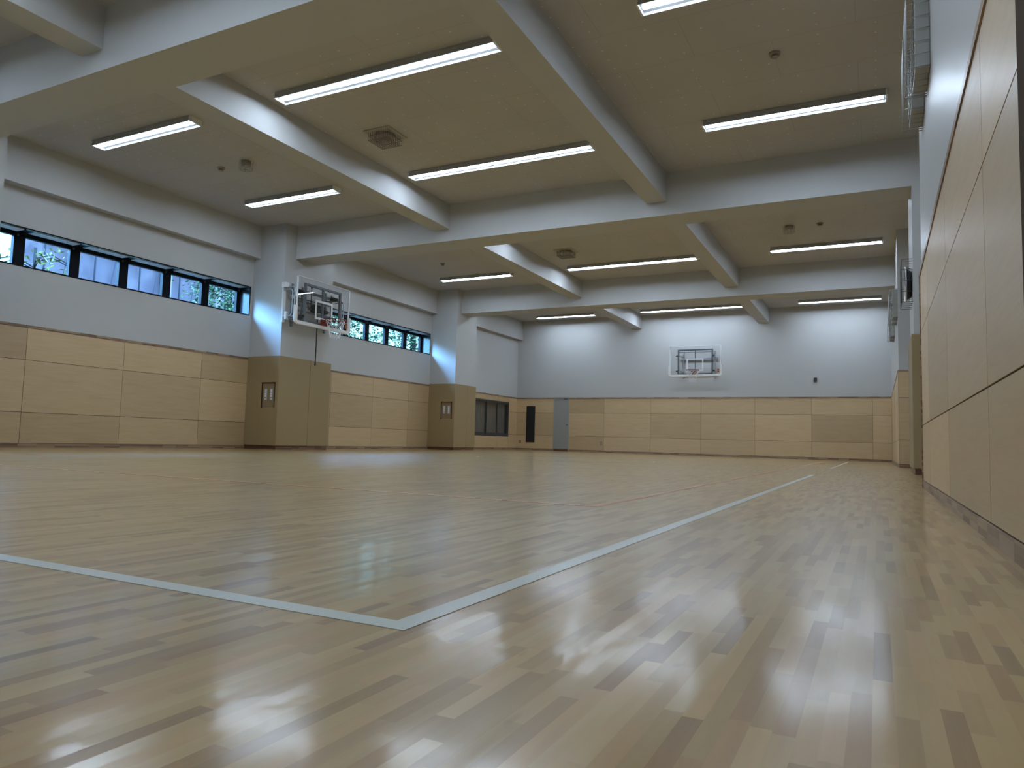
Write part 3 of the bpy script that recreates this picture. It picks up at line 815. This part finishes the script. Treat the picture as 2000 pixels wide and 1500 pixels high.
# ------------------------------------------------------------------ outside the windows
struct(MB().box(-70, -13.95, -30, 70, -0.3, -0.15).build('ground', mat('outside_ground', (0.02, 0.02, 0.015), 0.9, spec=0.0)))
m_net = mat('blue_grey_site_netting', (0.02, 0.02, 0.02), 0.8, spec=0.0)
G = NG(m_net); o = G.xyz()
nz = G.noise(G.scale(1, 0.7, 0.9), 1.3, 4)
c = G.ramp(nz, [(0.35, (0.032, 0.023, 0.026)), (0.65, (0.050, 0.036, 0.038))]); G.col(c)
bt = empty('building', (-31, 21, -0.15), 'building wrapped in blue grey netting and scaffolding outside the left windows', 'building')
MB().box(-2, 0, -3.9, 9.0, 0, 16).build('netted_facade', m_net, bt)
sc_ = MB()
for k in range(13):
    yy = -3.9+k*1.07
    sc_.cyl((0.18, yy, 0), (0.18, yy, 16), 0.035, n=6)
for k in range(9): sc_.cyl((0.18, -3.9, 1.2+1.75*k), (0.18, 9.0, 1.2+1.75*k), 0.03, n=6)
for k in range(6): sc_.cyl((0.2, -3.8+k*2.1, 2.0), (0.2, -2.8+k*2.1, 9.0), 0.02, n=6)
sc_.build('scaffolding', mat('scaffold_pipe', (0.014, 0.013, 0.015), 0.7, spec=0.0), bt)
pl = MB()
for k in range(3): pl.box(0.02, 0.30, 1.7+k*2.9, 2.0+k*2.9, 0, 16)
pl.build('netting_fold', mat('pale_netting_fold', (0.066, 0.050, 0.050), 0.8, spec=0.0), bt)

def leafy(name, loc, label, n, rad, h0, h1, size, col, seed, thin=1.0, droop=0.0, trunk_r=0.09):
    rnd = random.Random(seed)
    t = empty(name, loc, label, 'tree')
    bw = MB(); bw.tube([(0, 0, 0), (0.05, 0.03, h0), (-0.04, 0.05, (h0+h1)/2), (0.02, 0, h1*0.95)], trunk_r, 7)
    tips = []
    for k in range(22):
        a = rnd.uniform(0, 2*PI); z_ = rnd.uniform(h0, h1*0.9); L_ = rad*rnd.uniform(0.6, 1.0)*(1-0.5*(z_-h0)/(h1-h0))
        p0 = Vector((0, 0, z_)); p1 = p0+Vector((math.cos(a)*L_*0.5, math.sin(a)*L_*0.5, L_*0.25)); p2 = p0+Vector((math.cos(a)*L_, math.sin(a)*L_, L_*0.35-droop))
        bw.tube([p0, p1, p2], 0.012, 5); tips.append((p0, p1, p2))
    bw.build('trunk', mat('bark_'+name, (0.010, 0.009, 0.008), 0.9, spec=0.0), t)
    cr = MB()
    for k in range(n):
        p0, p1, p2 = rnd.choice(tips); f_ = rnd.uniform(0.2, 1.05)
        c_ = (p0.lerp(p1, f_*2) if f_ < 0.5 else p1.lerp(p2, f_*2-1)) + Vector([rnd.gauss(0, 0.16*thin) for _ in range(3)])
        d = Vector((rnd.uniform(-1, 1), rnd.uniform(-1, 1), rnd.uniform(-0.8, 0.3)-droop)).normalized(); s1 = d.cross(Vector((rnd.uniform(-1, 1), rnd.uniform(-1, 1), rnd.uniform(-1, 1)))).normalized()
        L_ = size*rnd.uniform(0.6, 1.3)
        vs = [cr.bm.verts.new(c_), cr.bm.verts.new(c_+d*L_*0.5+s1*L_*0.2), cr.bm.verts.new(c_+d*L_), cr.bm.verts.new(c_+d*L_*0.5-s1*L_*0.2)]
        cr.bm.faces.new(vs)
    ml = mat('leaves_'+name, col, 0.6, spec=0.03); G2 = NG(ml)
    G2.col(G2.ramp(G2.noise(G2.scale(1, 1, 1), 7.0, 2), [(0.35, tuple(v_*0.5 for v_ in col)), (0.55, col), (0.72, tuple(min(1, v_*1.9) for v_ in col))]))
    ml.node_tree.nodes['Principled BSDF'].inputs['Subsurface Weight'].default_value = 0.0
    cr.build('foliage', ml, t)
    return t
leafy('slender_tree', (-16.6, 8.9, -0.15), 'slender tree with sparse hanging leaves outside the first windows', 420, 1.5, 1.6, 4.6, 0.16, (0.048, 0.046, 0.013), 3, 1.3, 0.2, 0.03)
leafy('slender_tree', (-17.2, 11.1, -0.15), 'young tree with pale leaves low in front of the netted building', 300, 1.2, 1.4, 3.9, 0.14, (0.055, 0.048, 0.014), 5, 1.2, 0.1, 0.03)
leafy('conifer_tree', (-19.6, 16.7, -0.15), 'dense green tree outside the last panes before the near column', 7000, 2.3, 1.5, 7.4, 0.13, (0.020, 0.034, 0.0125), 8, 1.6, 0.15, 0.12)
leafy('broadleaf_tree', (-21.0, 24.2, -0.15), 'bright leafy tree outside the windows between the two columns', 6300, 3.0, 2.2, 8.0, 0.16, (0.026, 0.038, 0.0145), 12, 2.2, 0.05, 0.14)
leafy('broadleaf_tree', (-20.0, 28.0, -0.15), 'second leafy tree behind the windows between the columns, nearer the far wall', 2600, 2.2, 3.0, 8.0, 0.17, (0.026, 0.038, 0.0145), 14, 1.8, 0.05, 0.14)
